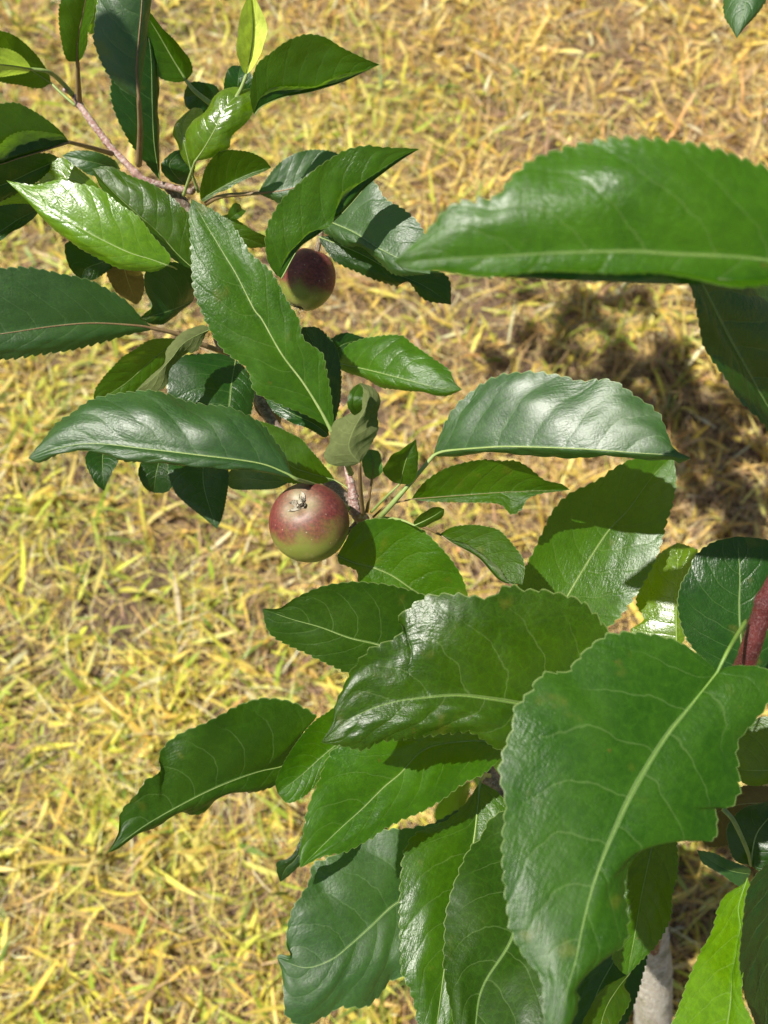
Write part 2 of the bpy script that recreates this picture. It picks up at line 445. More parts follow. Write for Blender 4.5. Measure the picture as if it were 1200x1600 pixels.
leaf('dark', (0.262, 0.31), [(1070,390),(1100,450),(1135,520),(1185,610),(1225,680),(1260,740)],
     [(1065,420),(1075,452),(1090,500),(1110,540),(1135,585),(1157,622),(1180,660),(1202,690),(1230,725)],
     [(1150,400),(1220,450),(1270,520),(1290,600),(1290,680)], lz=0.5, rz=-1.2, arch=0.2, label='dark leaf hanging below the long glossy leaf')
leaf('dark', 0.238, [(960,352),(1040,345),(1120,350),(1200,355),(1280,352)], [(1000,310),(1110,278),(1230,300)], [(1000,385),(1110,425),(1230,405)], arch=0.1)  # unseen leaf added behind the long leaf to shade the dark hanging one
leaf('blue', (0.33, 0.31), [(1215,-120),(1190,-60),(1168,-5),(1160,30),(1151,60)], [(1180,-100),(1145,-45),(1130,0),(1131,25),(1141,42)], [(1240,-60),(1215,-20),(1197,2),(1179,27),(1162,44)],
     lz=-0.5, rz=-0.5, label='single leaf tip hanging into the top right corner')

# ================= right middle
leaf('blue', (0.345, 0.335), [(677,712),(695,705),(750,700),(800,698),(900,701),(1000,708),(1048,711),(1080,716)],
     [(685,685),(705,645),(735,615),(770,592),(815,584),(870,587),(905,597),(950,597),(990,620),(1025,645),(1040,675),(1053,702)],
     [(695,712),(750,707),(800,705),(900,708),(1000,713),(1046,715),(1062,722)], lz=-0.5, rz=-1.6, arch=0.9, quilt=1.5,
     pet=[(677,712,.345),(645,750,.352),(612,788,.36),(592,810,.37)], petr=0.0009, label='pale waxy leaf arching right with its lower half folded under')
leaf('mid', (0.365, 0.36), [(643,780),(680,777),(735,773),(790,769),(840,767),(890,765)],
     [(650,768),(667,750),(697,730),(730,722),(780,721),(806,721),(836,740),(851,749),(877,756)],
     [(680,785),(740,784),(770,785),(786,790),(799,803),(814,796),(826,779),(862,770)], lz=0.6, rz=0.2, arch=0.0,
     pet=[(643,780,.365),(605,790,.37),(583,808,.375)], redpet=True)
leaf('mid', 0.36, [(648,821),(665,813),(680,805),(694,795)], [(647,814),(663,800),(680,792)], [(660,824),(675,817),(692,807)], lz=0.2, rz=-0.2, arch=0.1, teeth=9,
     pet=[(648,821,.36),(625,812,.365),(590,808,.372)], petr=0.0005)
leaf('mid', (0.37, 0.355), [(687,835),(707,849),(747,872),(782,908),(816,914)], [(700,826),(713,822),(740,820),(757,822),(780,830),(806,856),(819,878)],
     [(706,843),(730,851),(752,865),(780,890),(797,908)], lz=0.4, rz=0.3, arch=-0.1, pet=[(687,835,.37),(655,822,.37),(590,812,.375)], redpet=True, petr=0.0006,
     label='small leaf with its pale underside rolled up along the lower edge')
leaf('mid', (0.385, 0.402), [(862,985),(887,931),(945,837),(982,796),(1020,744),(1052,712)],
     [(815,960),(808,912),(825,875),(847,830),(866,796),(889,774),(911,762),(937,747),(960,729),(990,716),(1027,711)],
     [(920,990),(952,976),(975,950),(1005,905),(1027,860),(1039,819),(1050,785),(1055,747)], lz=0.3, rz=0.3, arch=-0.2, bul=0.04, quilt=0.9,
     label='upright leaf half in the shadow of the pale leaf above')
leaf('bright', (0.40, 0.40), [(1057,1015),(1057,987),(1057,931),(1059,890),(1058,848)], [(1010,1005),(984,985),(1005,968),(994,945),(996,920),(1012,890),(1031,864)],
     [(1069,1000),(1072,970),(1068,930),(1080,895),(1091,864),(1075,853)], lz=-0.3, rz=0.2, arch=0.3, label='bright glossy leaf between the upright leaf and the red stem')
leaf('dark', (0.34, 0.345), [(1168,1075),(1158,1000),(1155,950),(1156,900),(1152,838)], [(1120,1060),(1087,1020),(1066,987),(1056,942),(1062,912),(1076,890),(1087,867),(1114,847)],
     [(1200,1070),(1230,1000),(1245,930),(1230,870),(1200,845)], lz=-0.2, rz=-0.4, arch=0.2)
leaf('mid', 0.35, [(1270,1180),(1230,1200),(1200,1204),(1158,1203),(1146,1200)], [(1250,1130),(1200,1119),(1171,1129),(1150,1158),(1143,1185)], [(1250,1215),(1200,1223),(1179,1228),(1158,1221)],
     lz=0.2, rz=-0.4)
leaf('brown', 0.40, [(1230,1262),(1190,1255),(1150,1258),(1120,1270),(1095,1290)], [(1220,1235),(1190,1228),(1160,1228),(1130,1245),(1105,1270)], [(1220,1280),(1180,1290),(1150,1310),(1125,1322),(1100,1318)],
     label='yellowing leaf behind the bitten edge of the big leaf')
leaf('dark', (0.36, 0.365), [(1173,1352),(1180,1310),(1195,1285),(1230,1250)], [(1150,1345),(1138,1322),(1136,1290),(1160,1262),(1200,1252)], [(1190,1360),(1215,1340),(1240,1300)], lz=-0.2, rz=-0.2,
     pet=[(1173,1352,.36),(1168,1330,.352),(1147,1284,.345),(1130,1264,.345)], petr=0.0008)
leaf('blue', 0.365, [(1172,1366),(1140,1360),(1115,1347),(1089,1328)], [(1170,1356),(1140,1345),(1117,1333)], [(1160,1385),(1148,1380),(1117,1360),(1097,1347)], teeth=12)
leaf('bright', (0.325, 0.30), [(1168,1372),(1154,1417),(1157,1453),(1147,1517),(1137,1600),(1110,1720)], [(1160,1382),(1133,1400),(1120,1420),(1110,1450),(1090,1483),(1077,1513),(1067,1543),(1057,1577),(1050,1630)],
     [(1175,1400),(1172,1450),(1165,1500),(1163,1560),(1175,1600),(1165,1660)], lz=0.3, rz=0.5, arch=0.0, label='bright leaf with yellow spots at the lower right corner')
leaf('dark', (0.305, 0.34), [(1225,1330),(1215,1400),(1205,1480),(1210,1560),(1230,1680)], [(1195,1350),(1173,1377),(1160,1433),(1153,1500),(1160,1550),(1177,1590),(1200,1640)],
     [(1250,1370),(1270,1450),(1270,1550),(1250,1640)], lz=0.9, rz=-1.8)

# ================= lower middle
leaf('mid', (0.325, 0.30), [(960,1150),(890,1115),(806,1099),(762,1092),(712,1087),(650,1092),(608,1099),(558,1118),(502,1160)],
     [(975,1080),(960,1010),(945,982),(917,948),(892,932),(850,922),(817,920),(787,913),(762,930),(733,928),(700,926),(667,932),(642,951),(631,963),(637,984),(612,1001),(579,1013),(550,1042),(533,1076),(521,1105),(519,1130)],
     [(930,1190),(860,1200),(796,1175),(775,1167),(754,1151),(733,1140),(687,1145),(650,1149),(600,1157),(567,1171),(530,1164)],
     lz=0.0, rz=-0.6, arch=0.7, teeth=34, amp=1.1, bul=0.07, quilt=2.6, wav=0.6, label='wide crinkled leaf in the middle overlapping its neighbours')
leaf('old', (0.36, 0.35), [(690,1060),(645,1028),(592,1008),(546,997),(500,980),(454,967),(410,951)],
     [(710,1000),(690,950),(665,932),(617,915),(583,909),(537,909),(496,917),(462,934),(437,951)],
     [(650,1070),(590,1070),(544,1051),(512,1036),(483,1022),(442,1003),(419,984)], lz=0.3, rz=-0.3, arch=0.3, label='leaf with yellow blotches left of the crinkled leaf')
leaf('mid', (0.374, 0.370), [(527,868),(555,880),(580,886),(613,900),(647,923),(700,955),(740,985)],
     [(540,845),(552,825),(567,815),(593,809),(627,813),(657,827),(687,853),(707,877),(723,907),(735,950)],
     [(530,880),(541,884),(558,893),(562,912),(590,940),(640,960),(700,985)], lz=0.3, rz=-0.3, arch=0.2, amp=0.8)
leaf('old', (0.35, 0.325), [(450,1193),(435,1199),(397,1208),(337,1231),(281,1259),(225,1291),(169,1332)],
     [(470,1155),(495,1125),(484,1112),(457,1097),(420,1091),(390,1097),(356,1109),(319,1124),(289,1139),(262,1161),(251,1182),(248,1204),(229,1214),(210,1240),(189,1270),(186,1300)],
     [(445,1215),(431,1227),(375,1245),(330,1259),(300,1269),(277,1269),(244,1283),(206,1308)], lz=0.0, rz=-0.7, arch=0.6, teeth=30, quilt=1.0, wav=0.9, label='long leaf reaching lowest left over the open grass')
leaf('mid', (0.355, 0.345), [(560,1135),(530,1160),(500,1185),(470,1212),(434,1240)], [(530,1105),(510,1114),(495,1124),(479,1139),(455,1170),(440,1197),(431,1222)],
     [(560,1160),(530,1180),(505,1208),(490,1230),(470,1247),(449,1254)], lz=0.5, rz=-0.1, arch=0.0, bul=0.07)
leaf('mid', (0.355, 0.33), [(790,1160),(730,1158),(665,1170),(625,1209),(600,1230),(567,1263),(525,1301),(469,1356)],
     [(760,1135),(700,1130),(640,1135),(580,1150),(550,1163),(529,1165),(512,1184),(498,1217),(483,1255),(475,1297),(468,1330)],
     [(785,1180),(754,1209),(725,1222),(692,1247),(658,1267),(617,1284),(575,1311),(537,1330),(504,1338)], lz=0.3, rz=0.0, arch=0.1, bul=0.08, amp=0.8,
     label='leaf crossed by the shadow of the crinkled leaf above it')
leaf('dark', 0.365, [(495,1262),(478,1310),(462,1342),(446,1358),(438,1378)], [(485,1270),(468,1315),(452,1340),(434,1346),(433,1362)], [(497,1290),(485,1330),(468,1352),(455,1365)], teeth=12,
     label='narrow leaf tip peeping out beside the shaded leaf')
leaf('blue', (0.40, 0.375), [(715,1360),(670,1385),(617,1413),(580,1447),(547,1477),(517,1500),(477,1512),(433,1497)],
     [(700,1290),(640,1290),(580,1300),(517,1337),(490,1347),(483,1373),(467,1400),(455,1417),(448,1447),(448,1473),(455,1492),(437,1491)],
     [(700,1420),(680,1470),(640,1515),(613,1527),(600,1550),(573,1570),(533,1568),(510,1583),(477,1600),(450,1583),(445,1557),(441,1520)], lz=0.3, rz=-0.7, arch=0.3, bul=0.09, quilt=1.8, wav=0.8,
     label='broad two-toned leaf hanging lowest in the middle')
leaf('mid', (0.375, 0.35), [(750,1222),(740,1315),(722,1400),(700,1480),(688,1560),(678,1640)],
     [(720,1262),(690,1285),(650,1300),(633,1323),(628,1347),(625,1387),(625,1433),(627,1483),(627,1513),(640,1543),(650,1577),(655,1620)],
     [(780,1240),(810,1290),(815,1370),(790,1450),(750,1530),(708,1605)], lz=-0.2, rz=-0.2, arch=0.3, bul=0.09, pet=[(750,1222,.375),(757,1212,.39),(765,1212,.405)], petr=0.0008)
leaf('old', (0.335, 0.31), [(850,1290),(820,1400),(797,1473),(755,1540),(743,1600),(735,1720)],
     [(800,1265),(767,1277),(750,1307),(733,1323),(720,1347),(705,1387),(698,1417),(695,1450),(692,1490),(693,1527),(700,1560),(707,1593),(715,1650)],
     [(900,1340),(915,1420),(905,1500),(885,1560),(860,1620),(800,1690)], lz=0.1, rz=0.2, arch=0.2, bul=0.08, quilt=1.2, amp=0.8)
leaf('dark', (0.44, 0.42), [(900,1350),(850,1380),(780,1330),(700,1330),(620,1340)], [(880,1290),(800,1250),(720,1260),(650,1300)], [(880,1420),(800,1400),(720,1380),(660,1365)])
leaf('mid', (0.38, 0.37), [(1030,1275),(1015,1340),(1002,1400),(992,1460),(980,1524)], [(985,1300),(965,1360),(955,1430),(955,1490),(968,1515)],
     [(1052,1300),(1058,1347),(1053,1380),(1048,1400),(1047,1427),(1040,1447),(1023,1477),(1003,1498)], lz=-0.1, rz=0.0, label='leaf with a lit lower end right of the big leaf')
leaf('mid', (0.36, 0.34), [(985,1520),(965,1545),(945,1580),(930,1640)], [(970,1528),(940,1545),(920,1577),(905,1620)], [(975,1540),(984,1562),(967,1595),(950,1630)], teeth=14)
leaf('dark', (0.42, 0.40), [(990,1440),(960,1500),(930,1560),(910,1660)], [(950,1430),(910,1500),(890,1570),(885,1640)], [(1010,1480),(1000,1530),(980,1590),(950,1650)])

# ================= centre
leaf('mid', (0.335, 0.345), [(517,672),(500,640),(473,597),(440,553),(410,500),(397,483),(370,430),(350,397),(323,352),(299,311)],
     [(507,664),(477,648),(433,630),(400,613),(392,590),(383,573),(353,551),(337,530),(317,490),(303,450),(300,400),(298,367),(296,335)],
     [(521,660),(517,617),(510,580),(503,552),(474,530),(467,500),(450,473),(433,440),(420,420),(393,397),(380,377),(360,350),(333,329)],
     lz=-0.2, rz=0.2, arch=0.3, bul=0.06, quilt=0.7, wav=0.25, teeth=32, amp=0.7, pet=[(517,672,.335),(528,690,.345),(548,740,.365)], petr=0.0011,
     label='long pointed leaf standing over the branch in the centre')
leaf('blue', (0.34, 0.33), [(462,748),(443,738),(400,723),(300,710),(233,702),(143,693),(85,702),(44,716)],
     [(453,735),(447,713),(430,687),(410,664),(377,648),(347,637),(300,627),(253,615),(217,615),(177,618),(143,627),(113,647),(87,663),(67,690)],
     [(433,742),(400,735),(343,729),(300,724),(250,718),(200,719),(160,701),(133,696),(100,704),(63,722)], lz=-0.9, rz=-0.3, arch=0.9, bul=0.10, quilt=1.3, teeth=32,
     pet=[(462,748,.34),(500,762,.355),(545,795,.37)], petr=0.0008, label='long leaf with a white sheen pointing left of the apple')
leaf('mid', (0.375, 0.38), [(523,750),(480,738),(455,728),(425,700),(395,655)], [(515,738),(493,710),(470,687),(440,670),(417,661)], [(500,756),(470,756),(440,750),(410,720)], lz=0.3, rz=-0.1, arch=0.1,
     pet=[(523,750,.375),(545,765,.372),(558,790,.372)])
leaf('fuzzy', (0.345, 0.345), [(562,724),(545,700),(552,672),(570,640),(575,618),(562,598)], [(545,730),(519,724),(507,708),(515,680),(532,655),(548,640),(552,615)],
     [(578,700),(589,667),(595,632),(584,608),(573,601)], lz=-0.7, rz=-0.7, arch=0.5, under=True, teeth=14, bul=0.0, quilt=1.6, wav=1.4, pet=[(562,724,.345),(563,760,.355),(567,803,.37)], redpet=True, petr=0.0008, rib=False,
     label='curled up leaf showing its downy grey underside')
leaf('mid', (0.334, 0.336), [(560,646),(553,636),(553,620),(562,600)], [(552,648),(543,634),(546,614),(555,603)], [(565,640),(566,625),(567,608)], teeth=8, rib=False)
leaf('fuzzy', 0.36, [(581,750),(583,730),(582,715),(578,702)], [(570,742),(566,722),(567,705)], [(597,738),(596,720),(592,706)], teeth=8, pet=[(581,750,.36),(577,775,.365),(573,800,.37)], redpet=True, petr=0.0006)
leaf('mid', (0.355, 0.35), [(625,756),(630,735),(637,712),(650,686)], [(612,752),(598,735),(612,713),(630,700)], [(640,756),(651,742),(653,712),(651,698)], teeth=10, lz=0.5, rz=-0.2,
     pet=[(625,756,.355),(605,775,.36),(580,800,.37)], petr=0.0005)
leaf('mid', (0.39, 0.375), [(530,568),(583,580),(637,594),(683,606),(722,609)], [(534,553),(543,540),(567,531),(597,527),(627,526),(643,537),(670,557),(700,577),(710,597)],
     [(534,578),(563,588),(603,606),(650,613),(697,617)], lz=-0.5, rz=-0.6, arch=0.5, bul=0.08, label='leaf with a sheen alone right of the centre over grass')
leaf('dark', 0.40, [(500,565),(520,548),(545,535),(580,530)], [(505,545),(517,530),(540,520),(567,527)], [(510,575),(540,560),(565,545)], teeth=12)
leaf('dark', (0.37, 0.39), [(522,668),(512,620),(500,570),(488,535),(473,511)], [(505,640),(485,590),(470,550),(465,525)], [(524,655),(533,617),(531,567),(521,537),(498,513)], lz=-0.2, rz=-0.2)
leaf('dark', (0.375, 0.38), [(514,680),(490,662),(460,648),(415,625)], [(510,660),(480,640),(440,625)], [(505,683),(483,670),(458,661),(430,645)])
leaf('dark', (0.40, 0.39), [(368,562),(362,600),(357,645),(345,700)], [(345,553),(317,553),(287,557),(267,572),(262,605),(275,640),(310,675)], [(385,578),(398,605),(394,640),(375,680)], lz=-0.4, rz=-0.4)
leaf('mid', (0.40, 0.385), [(278,532),(240,560),(195,600),(146,630)], [(272,529),(240,531),(207,547),(180,570),(157,597),(149,612)], [(270,560),(240,600),(200,625),(170,635)], lz=0.3, rz=-0.2)
leaf('fuzzy', (0.375, 0.365), [(330,514),(300,528),(283,540),(268,560),(240,590),(211,612)], [(318,508),(300,513),(277,525),(261,547),(256,568),(230,592)], [(322,522),(307,548),(290,554),(268,573),(262,600),(240,612)],
     lz=-0.3, rz=-0.3, under=True, teeth=16, bul=0, label='narrow folded leaf with its silvery underside up')
leaf('dark', (0.385, 0.37), [(303,468),(280,480),(255,489),(217,498)], [(306,440),(302,418),(275,411),(246,413),(227,427),(228,455),(238,478),(226,490)], [(293,479),(265,499),(252,508),(233,505)], lz=0.4, rz=-0.2)
leaf('blue', (0.375, 0.35), [(240,513),(215,509),(147,505),(83,510),(0,522),(-70,528),(-130,520)], [(225,500),(200,473),(167,453),(140,440),(100,430),(60,422),(17,421),(-30,428),(-90,460)],
     [(230,517),(200,523),(160,535),(110,547),(67,553),(0,562),(-60,560),(-100,545)], lz=0.2, rz=-0.2, arch=0.3, bul=0.08, pet=[(240,513,.375),(277,522,.385),(315,538,.395),(355,552,.405)], redpet=True, petr=0.0010,
     label='leaf with a bold pale midrib at the left edge')
leaf('brown', (0.405, 0.44), [(192,410),(200,440),(214,476)], [(172,415),(168,432),(185,458),(205,472)], [(215,415),(226,440),(222,465)], teeth=12)
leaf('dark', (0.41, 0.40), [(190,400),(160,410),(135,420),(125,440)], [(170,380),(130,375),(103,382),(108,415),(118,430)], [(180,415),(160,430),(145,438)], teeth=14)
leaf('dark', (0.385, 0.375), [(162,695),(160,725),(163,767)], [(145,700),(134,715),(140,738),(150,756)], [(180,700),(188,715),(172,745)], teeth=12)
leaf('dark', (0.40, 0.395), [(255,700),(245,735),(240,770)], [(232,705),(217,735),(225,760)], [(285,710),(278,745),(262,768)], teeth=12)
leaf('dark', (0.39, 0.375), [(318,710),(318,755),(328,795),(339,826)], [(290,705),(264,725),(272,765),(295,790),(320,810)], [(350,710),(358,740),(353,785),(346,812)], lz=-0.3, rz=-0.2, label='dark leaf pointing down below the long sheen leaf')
leaf('dark', (0.385, 0.39), [(455,752),(420,752),(385,748),(350,752)], [(440,735),(400,728),(365,732)], [(430,763),(395,765),(365,764)], under=True)
leaf('brown', (0.42, 0.42), [(440,655),(425,640),(410,632),(395,628)], [(440,640),(425,625),(405,620)], [(435,670),(420,660),(402,645)], teeth=8)

# ================= upper middle
leaf('mid', (0.352, 0.348), [(440,435),(467,388),(497,366),(530,338),(550,317),(573,291),(602,268),(630,248),(655,233)],
     [(430,428),(417,405),(416,367),(427,340),(443,313),(473,283),(497,263),(520,250),(547,237),(573,230),(605,231),(635,232)],
     [(436,428),(450,397),(467,380),(483,363),(513,353),(526,330),(540,300),(583,273),(613,254),(636,241)], lz=0.2, rz=0.3, arch=0.0, bul=0.06, quilt=1.3, amp=0.9,
     label='leaf over the upper apple with its right edge turned up')
leaf('blue', (0.385, 0.365), [(498,338),(517,347),(553,363),(587,385),(625,405),(672,428)], [(515,320),(545,295),(583,286),(603,313),(633,331),(653,350),(664,370),(674,400)],
     [(505,362),(537,383),(563,388),(590,404),(612,426),(643,430)], lz=-0.2, rz=-0.5, arch=0.3, quilt=1.4, bul=0.08)
leaf('dark', (0.40, 0.39), [(498,370),(560,395),(615,425),(665,448),(705,476)], [(530,370),(590,390),(650,415),(698,432)], [(505,385),(527,410),(563,427),(617,448),(637,440),(663,467)], lz=-0.1, rz=-0.2)
leaf('blue', (0.39, 0.395), [(403,302),(450,296),(500,277),(545,250)], [(417,280),(440,254),(473,238),(507,236),(530,242)], [(425,312),(443,322),(480,312),(525,285)], lz=0.1, rz=-0.5, arch=0.3, quilt=1.3,
     pet=[(403,302,.39),(385,303,.392),(345,307,.395),(322,318,.40)], redpet=True, petr=0.0009)
leaf('mid', (0.385, 0.38), [(313,312),(350,291),(383,275),(410,265),(424,262)], [(313,295),(317,280),(325,257),(343,238),(380,237),(410,247)], [(320,314),(352,296),(385,280),(408,270)], lz=0.5, rz=0.1, arch=0)
leaf('mid', 0.40, [(335,340),(360,365),(390,375),(418,385)], [(365,335),(372,345),(395,360),(415,370)], [(345,365),(375,385),(405,387)], teeth=14)
leaf('mid', 0.395, [(356,345),(368,335),(378,326)], [(357,332),(366,318),(375,320)], [(367,345),(378,338),(384,330)], teeth=8)
leaf('bright', (0.375, 0.37), [(305,252),(320,230),(337,200),(353,167),(379,141)], [(297,245),(290,215),(300,193),(320,177),(337,153),(350,140),(368,136)], [(330,247),(357,233),(362,215),(382,197),(397,175),(399,150),(392,139)],
     lz=-0.5, rz=-0.5, arch=0.5, bul=0.12, quilt=1.3, amp=0.4, pet=[(305,252,.375),(297,275,.385),(287,305,.395)], petr=0.0007, label='small very glossy leaf with a pale midrib in the upper shoot')
leaf('bright', (0.385, 0.385), [(298,264),(286,215),(286,190),(302,168)], [(287,250),(276,222),(270,206),(282,184)], [(305,250),(312,220),(318,190),(316,172)], lz=-0.2, rz=-0.2, amp=0.4,
     pet=[(298,264,.385),(303,280,.39),(310,300,.395)], petr=0.0006)
leaf('dark', 0.40, [(292,290),(275,275),(265,255),(288,232)], [(270,285),(255,270),(253,255),(270,238)], [(300,280),(305,262),(300,242)], teeth=10)
leaf('young', (0.36, 0.35), [(385,117),(391,90),(396,50),(394,10),(391,-14)], [(378,108),(371,83),(370,60),(374,35),(378,18)], [(398,103),(410,77),(417,42),(404,5)], lz=0.4, rz=0.4, arch=-0.1, amp=0.4,
     pet=[(385,117,.36),(377,138,.365),(365,160,.37)], petr=0.0008, label='pale yellow-green young leaf standing upright at the top')
leaf('dark', 0.385, [(372,160),(372,130),(375,103)], [(352,145),(353,118),(362,104)], [(392,145),(395,125),(388,108)], teeth=10)
leaf('mid', (0.36, 0.355), [(397,180),(410,166),(443,152),(487,143),(533,129),(568,113),(593,101)], [(392,160),(392,137),(403,104),(423,87),(447,67),(477,56),(507,60),(533,76),(567,92)],
     [(402,162),(412,148),(433,136),(487,134),(513,124),(563,113)], lz=0.4, rz=0.25, arch=-0.1, bul=0.03, amp=0.8, label='leaf with a turned-up lower edge pointing right at the top')
leaf('dark', (0.40, 0.40), [(350,168),(325,155),(305,150),(287,152)], [(340,138),(320,130),(300,129),(290,140)], [(335,180),(310,178),(292,168)], teeth=14)
leaf('mid', (0.375, 0.37), [(291,126),(270,92),(247,52),(228,22),(205,-12)], [(301,112),(296,92),(280,73),(262,50),(238,26)], [(275,129),(250,122),(237,100),(228,70),(215,30)], lz=0.7, rz=-0.1, arch=0,
     pet=[(291,126,.375),(305,143,.38),(333,165,.385)], petr=0.0009)
leaf('blue', (0.355, 0.34), [(217,155),(213,110),(217,60),(222,0),(222,-50),(212,-100)], [(190,140),(165,110),(149,70),(150,50),(155,10),(168,-45)], [(221,130),(225,80),(229,20),(235,-40)], lz=-0.3, rz=-1.0, arch=0.2, bul=0.14,
     pet=[(217,155,.355),(219,200,.372),(217,258,.392)], redpet=True, petr=0.0011, label='leaf hanging in from the top edge with an oval shadow on it')
leaf('dark', (0.385, 0.38), [(250,282),(241,225),(238,160),(236,90),(228,30)], [(228,255),(205,225),(186,190),(175,150),(182,100),(200,50)], [(249,250),(248,200),(247,150),(246,90)], lz=-0.2, rz=-0.5, arch=0.2)
leaf('mid', (0.37, 0.35), [(121,97),(122,60),(130,20),(137,-20),(142,-70)], [(104,92),(95,52),(93,20),(100,-5),(118,-45)], [(131,85),(140,50),(146,10),(152,-30)], lz=-0.3, rz=0.5, arch=0.1,
     pet=[(121,97,.37),(122,125,.382),(124,158,.395)], redpet=True, petr=0.0010, label='upright leaf cut by the top edge above the pink twig')
leaf('bright', 0.40, [(140,54),(148,25),(152,-5),(155,-40)], [(136,40),(138,15),(142,-15)], [(152,48),(162,20),(164,-10)], teeth=12)
leaf('young', (0.375, 0.36), [(50,108),(20,103),(-15,100),(-70,98)], [(38,92),(20,80),(0,75),(-35,78)], [(38,115),(0,121),(-35,118)], lz=0.2, rz=-0.3, pet=[(50,108,.375),(75,112,.38),(95,127,.39),(113,148,.395)], petr=0.0009,
     label='pale young leaf at the left edge on the pink twig')
leaf('mid', (0.39, 0.38), [(80,130),(40,105),(0,90),(-60,70)], [(75,112),(57,85),(33,64),(0,50),(-40,42)], [(62,139),(30,134),(0,128),(-40,108)], lz=0.4, rz=-0.2, arch=0, pet=[(80,130,.39),(95,145,.395),(118,165,.398)], petr=0.0006)
leaf('mid', (0.365, 0.345), [(108,222),(70,235),(30,247),(0,257),(-50,268)], [(97,207),(77,190),(50,173),(27,163),(0,166),(-35,180)], [(98,212),(70,207),(45,206),(15,214),(0,228),(-30,252)], lz=0.3, rz=0.35, arch=-0.2,
     pet=[(108,222,.365),(140,230,.38),(175,240,.395)], redpet=True, petr=0.0009, label='leaf at the left edge with its silvery underside rolled up')
leaf('dark', (0.38, 0.37), [(95,248),(50,268),(0,290),(-80,310)], [(75,240),(40,243),(0,255),(-45,275)], [(80,265),(50,288),(0,318),(-45,328)], lz=0.2, rz=-0.2)
leaf('bright', (0.39, 0.39), [(70,290),(30,305),(0,312),(-50,320)], [(60,285),(20,295),(-10,302)], [(50,318),(10,323),(-20,325)], teeth=16)
leaf('dark', (0.385, 0.375), [(64,325),(30,342),(0,362),(-30,380)], [(50,320),(20,320),(-10,330)], [(52,342),(30,356),(5,375)], rz=0.3)
leaf('bright', (0.355, 0.345), [(263,415),(235,405),(200,394),(150,370),(110,347),(60,317),(10,282)], [(266,400),(240,370),(217,340),(187,320),(157,297),(117,288),(93,283),(57,290),(28,286)],
     [(245,424),(227,425),(187,417),(140,398),(110,377),(83,357),(50,320),(28,298)], lz=-0.1, rz=-0.6, arch=0.4, bul=0.07, quilt=0.8, amp=0.7, pet=[(263,415,.355),(275,420,.37),(300,440,.395)], label='bright leaf with a white glare pointing left in the upper shoot')
leaf('bright', (0.385, 0.385), [(172,312),(140,292),(105,278),(60,283)], [(155,292),(125,266),(97,247),(75,262)], [(150,310),(110,300),(75,292)], teeth=18)
leaf('blue', (0.40, 0.40), [(188,264),(160,257),(130,250),(97,243)], [(178,250),(150,238),(117,236)], [(175,275),(145,275),(115,258)], teeth=16)
leaf('mid', (0.365, 0.36), [(302,420),(277,397),(250,367),(217,337),(187,310),(165,288),(143,263)], [(305,380),(297,340),(283,323),(260,303),(233,287),(207,277),(173,262)],
     [(285,414),(253,389),(227,362),(200,340),(177,318),(157,293)], lz=-0.3, rz=0.5, arch=0.2, bul=0.08, quilt=1.5, amp=0.8)

# ================= wood of the tree
def wood(name, pts, radii, mat, n=60, seg=12, wob=0.03, seed=1, label=None, parent=tree, bumps=()):
    P = cr([(a, b, c) for a, b, c in pts], n=n, dense=20)
    R = np.interp(np.linspace(0, 1, n), np.linspace(0, 1, len(radii)), radii)
    for b, s in bumps:
        R = R * (1 + s * np.exp(-((np.linspace(0, 1, n) - b) / 0.012) ** 2))
    W = at(P[:, 0], P[:, 1], P[:, 2])
    V, F = tube(W, R, seg, wob, seed)
    o = mesh_from(name, np.array(V) - TREE_BASE, F, mat, parent)
    if label: o['label'] = label
    return o

tb = at(np.array(1030.), np.array(1760.), np.array(CAMZ / (sp + (960 / FPX) * cp)))
Dg = CAMZ / (sp + (960 / FPX) * cp)
wood('trunk', [(1030, 1760, Dg * 1.03), (1022, 1650, 0.86), (1020, 1580, 0.70), (1018, 1500, 0.61), (1015, 1420, 0.55)], [0.021, 0.016, 0.0135, 0.0125, 0.009], M['bark'], 80, 24, 0.035, 5)
wood('branch', [(1010, 1450, .56), (950, 1400, .50), (860, 1300, .46), (768, 1218, .43), (690, 1080, .42), (615, 920, .405), (573, 850, .395), (566, 812, .378), (520, 760, .395), (440, 680, .41), (395, 610, .415), (345, 540, .415), (318, 430, .415), (300, 340, .41), (262, 292, .405)],
     [.008, .006, .005, .0045, .004, .0036, .0034, .0032, .0028, .0025, .0024, .0022, .002, .0019, .0018], M['branch'], 140, 12, 0.04, 2, bumps=((.5, .5), (.98, .5)))
wood('twig', [(300, 300, .402), (262, 291, .400), (225, 281, .397), (200, 258, .396), (175, 232, .396), (150, 200, .396), (130, 172, .396), (113, 148, .396), (100, 140, .392)], [.0013, .0014, .0015, .0015, .0014, .0014, .0015, .0013, .0008],
     M['twig'], 90, 10, 0.05, 3, bumps=((.35, .35), (.6, .3), (.87, .45)), label='pink downy twig')
wood('spur', [(567, 815, .376), (556, 800, .372), (551, 770, .370), (545, 745, .370), (541, 725, .372)], [.0023, .0021, .0017, .0015, .0009], M['twig'], 50, 12, 0.09, 4, bumps=((.2, .3), (.45, .3), (.7, .3)))
wood('stem', [(1275, 780, .27), (1232, 868, .278), (1194, 950, .287), (1163, 1040, .30), (1125, 1120, .34), (1070, 1230, .40), (1028, 1330, .46), (1018, 1430, .54), (1020, 1500, .60)], [.0027, .0029, .0031, .0034, .004, .005, .007], M['red'], 120, 14, 0.035, 6,
     label='dark red upright stem dusted with grey down', bumps=((.23, .25), (.45, .3)))
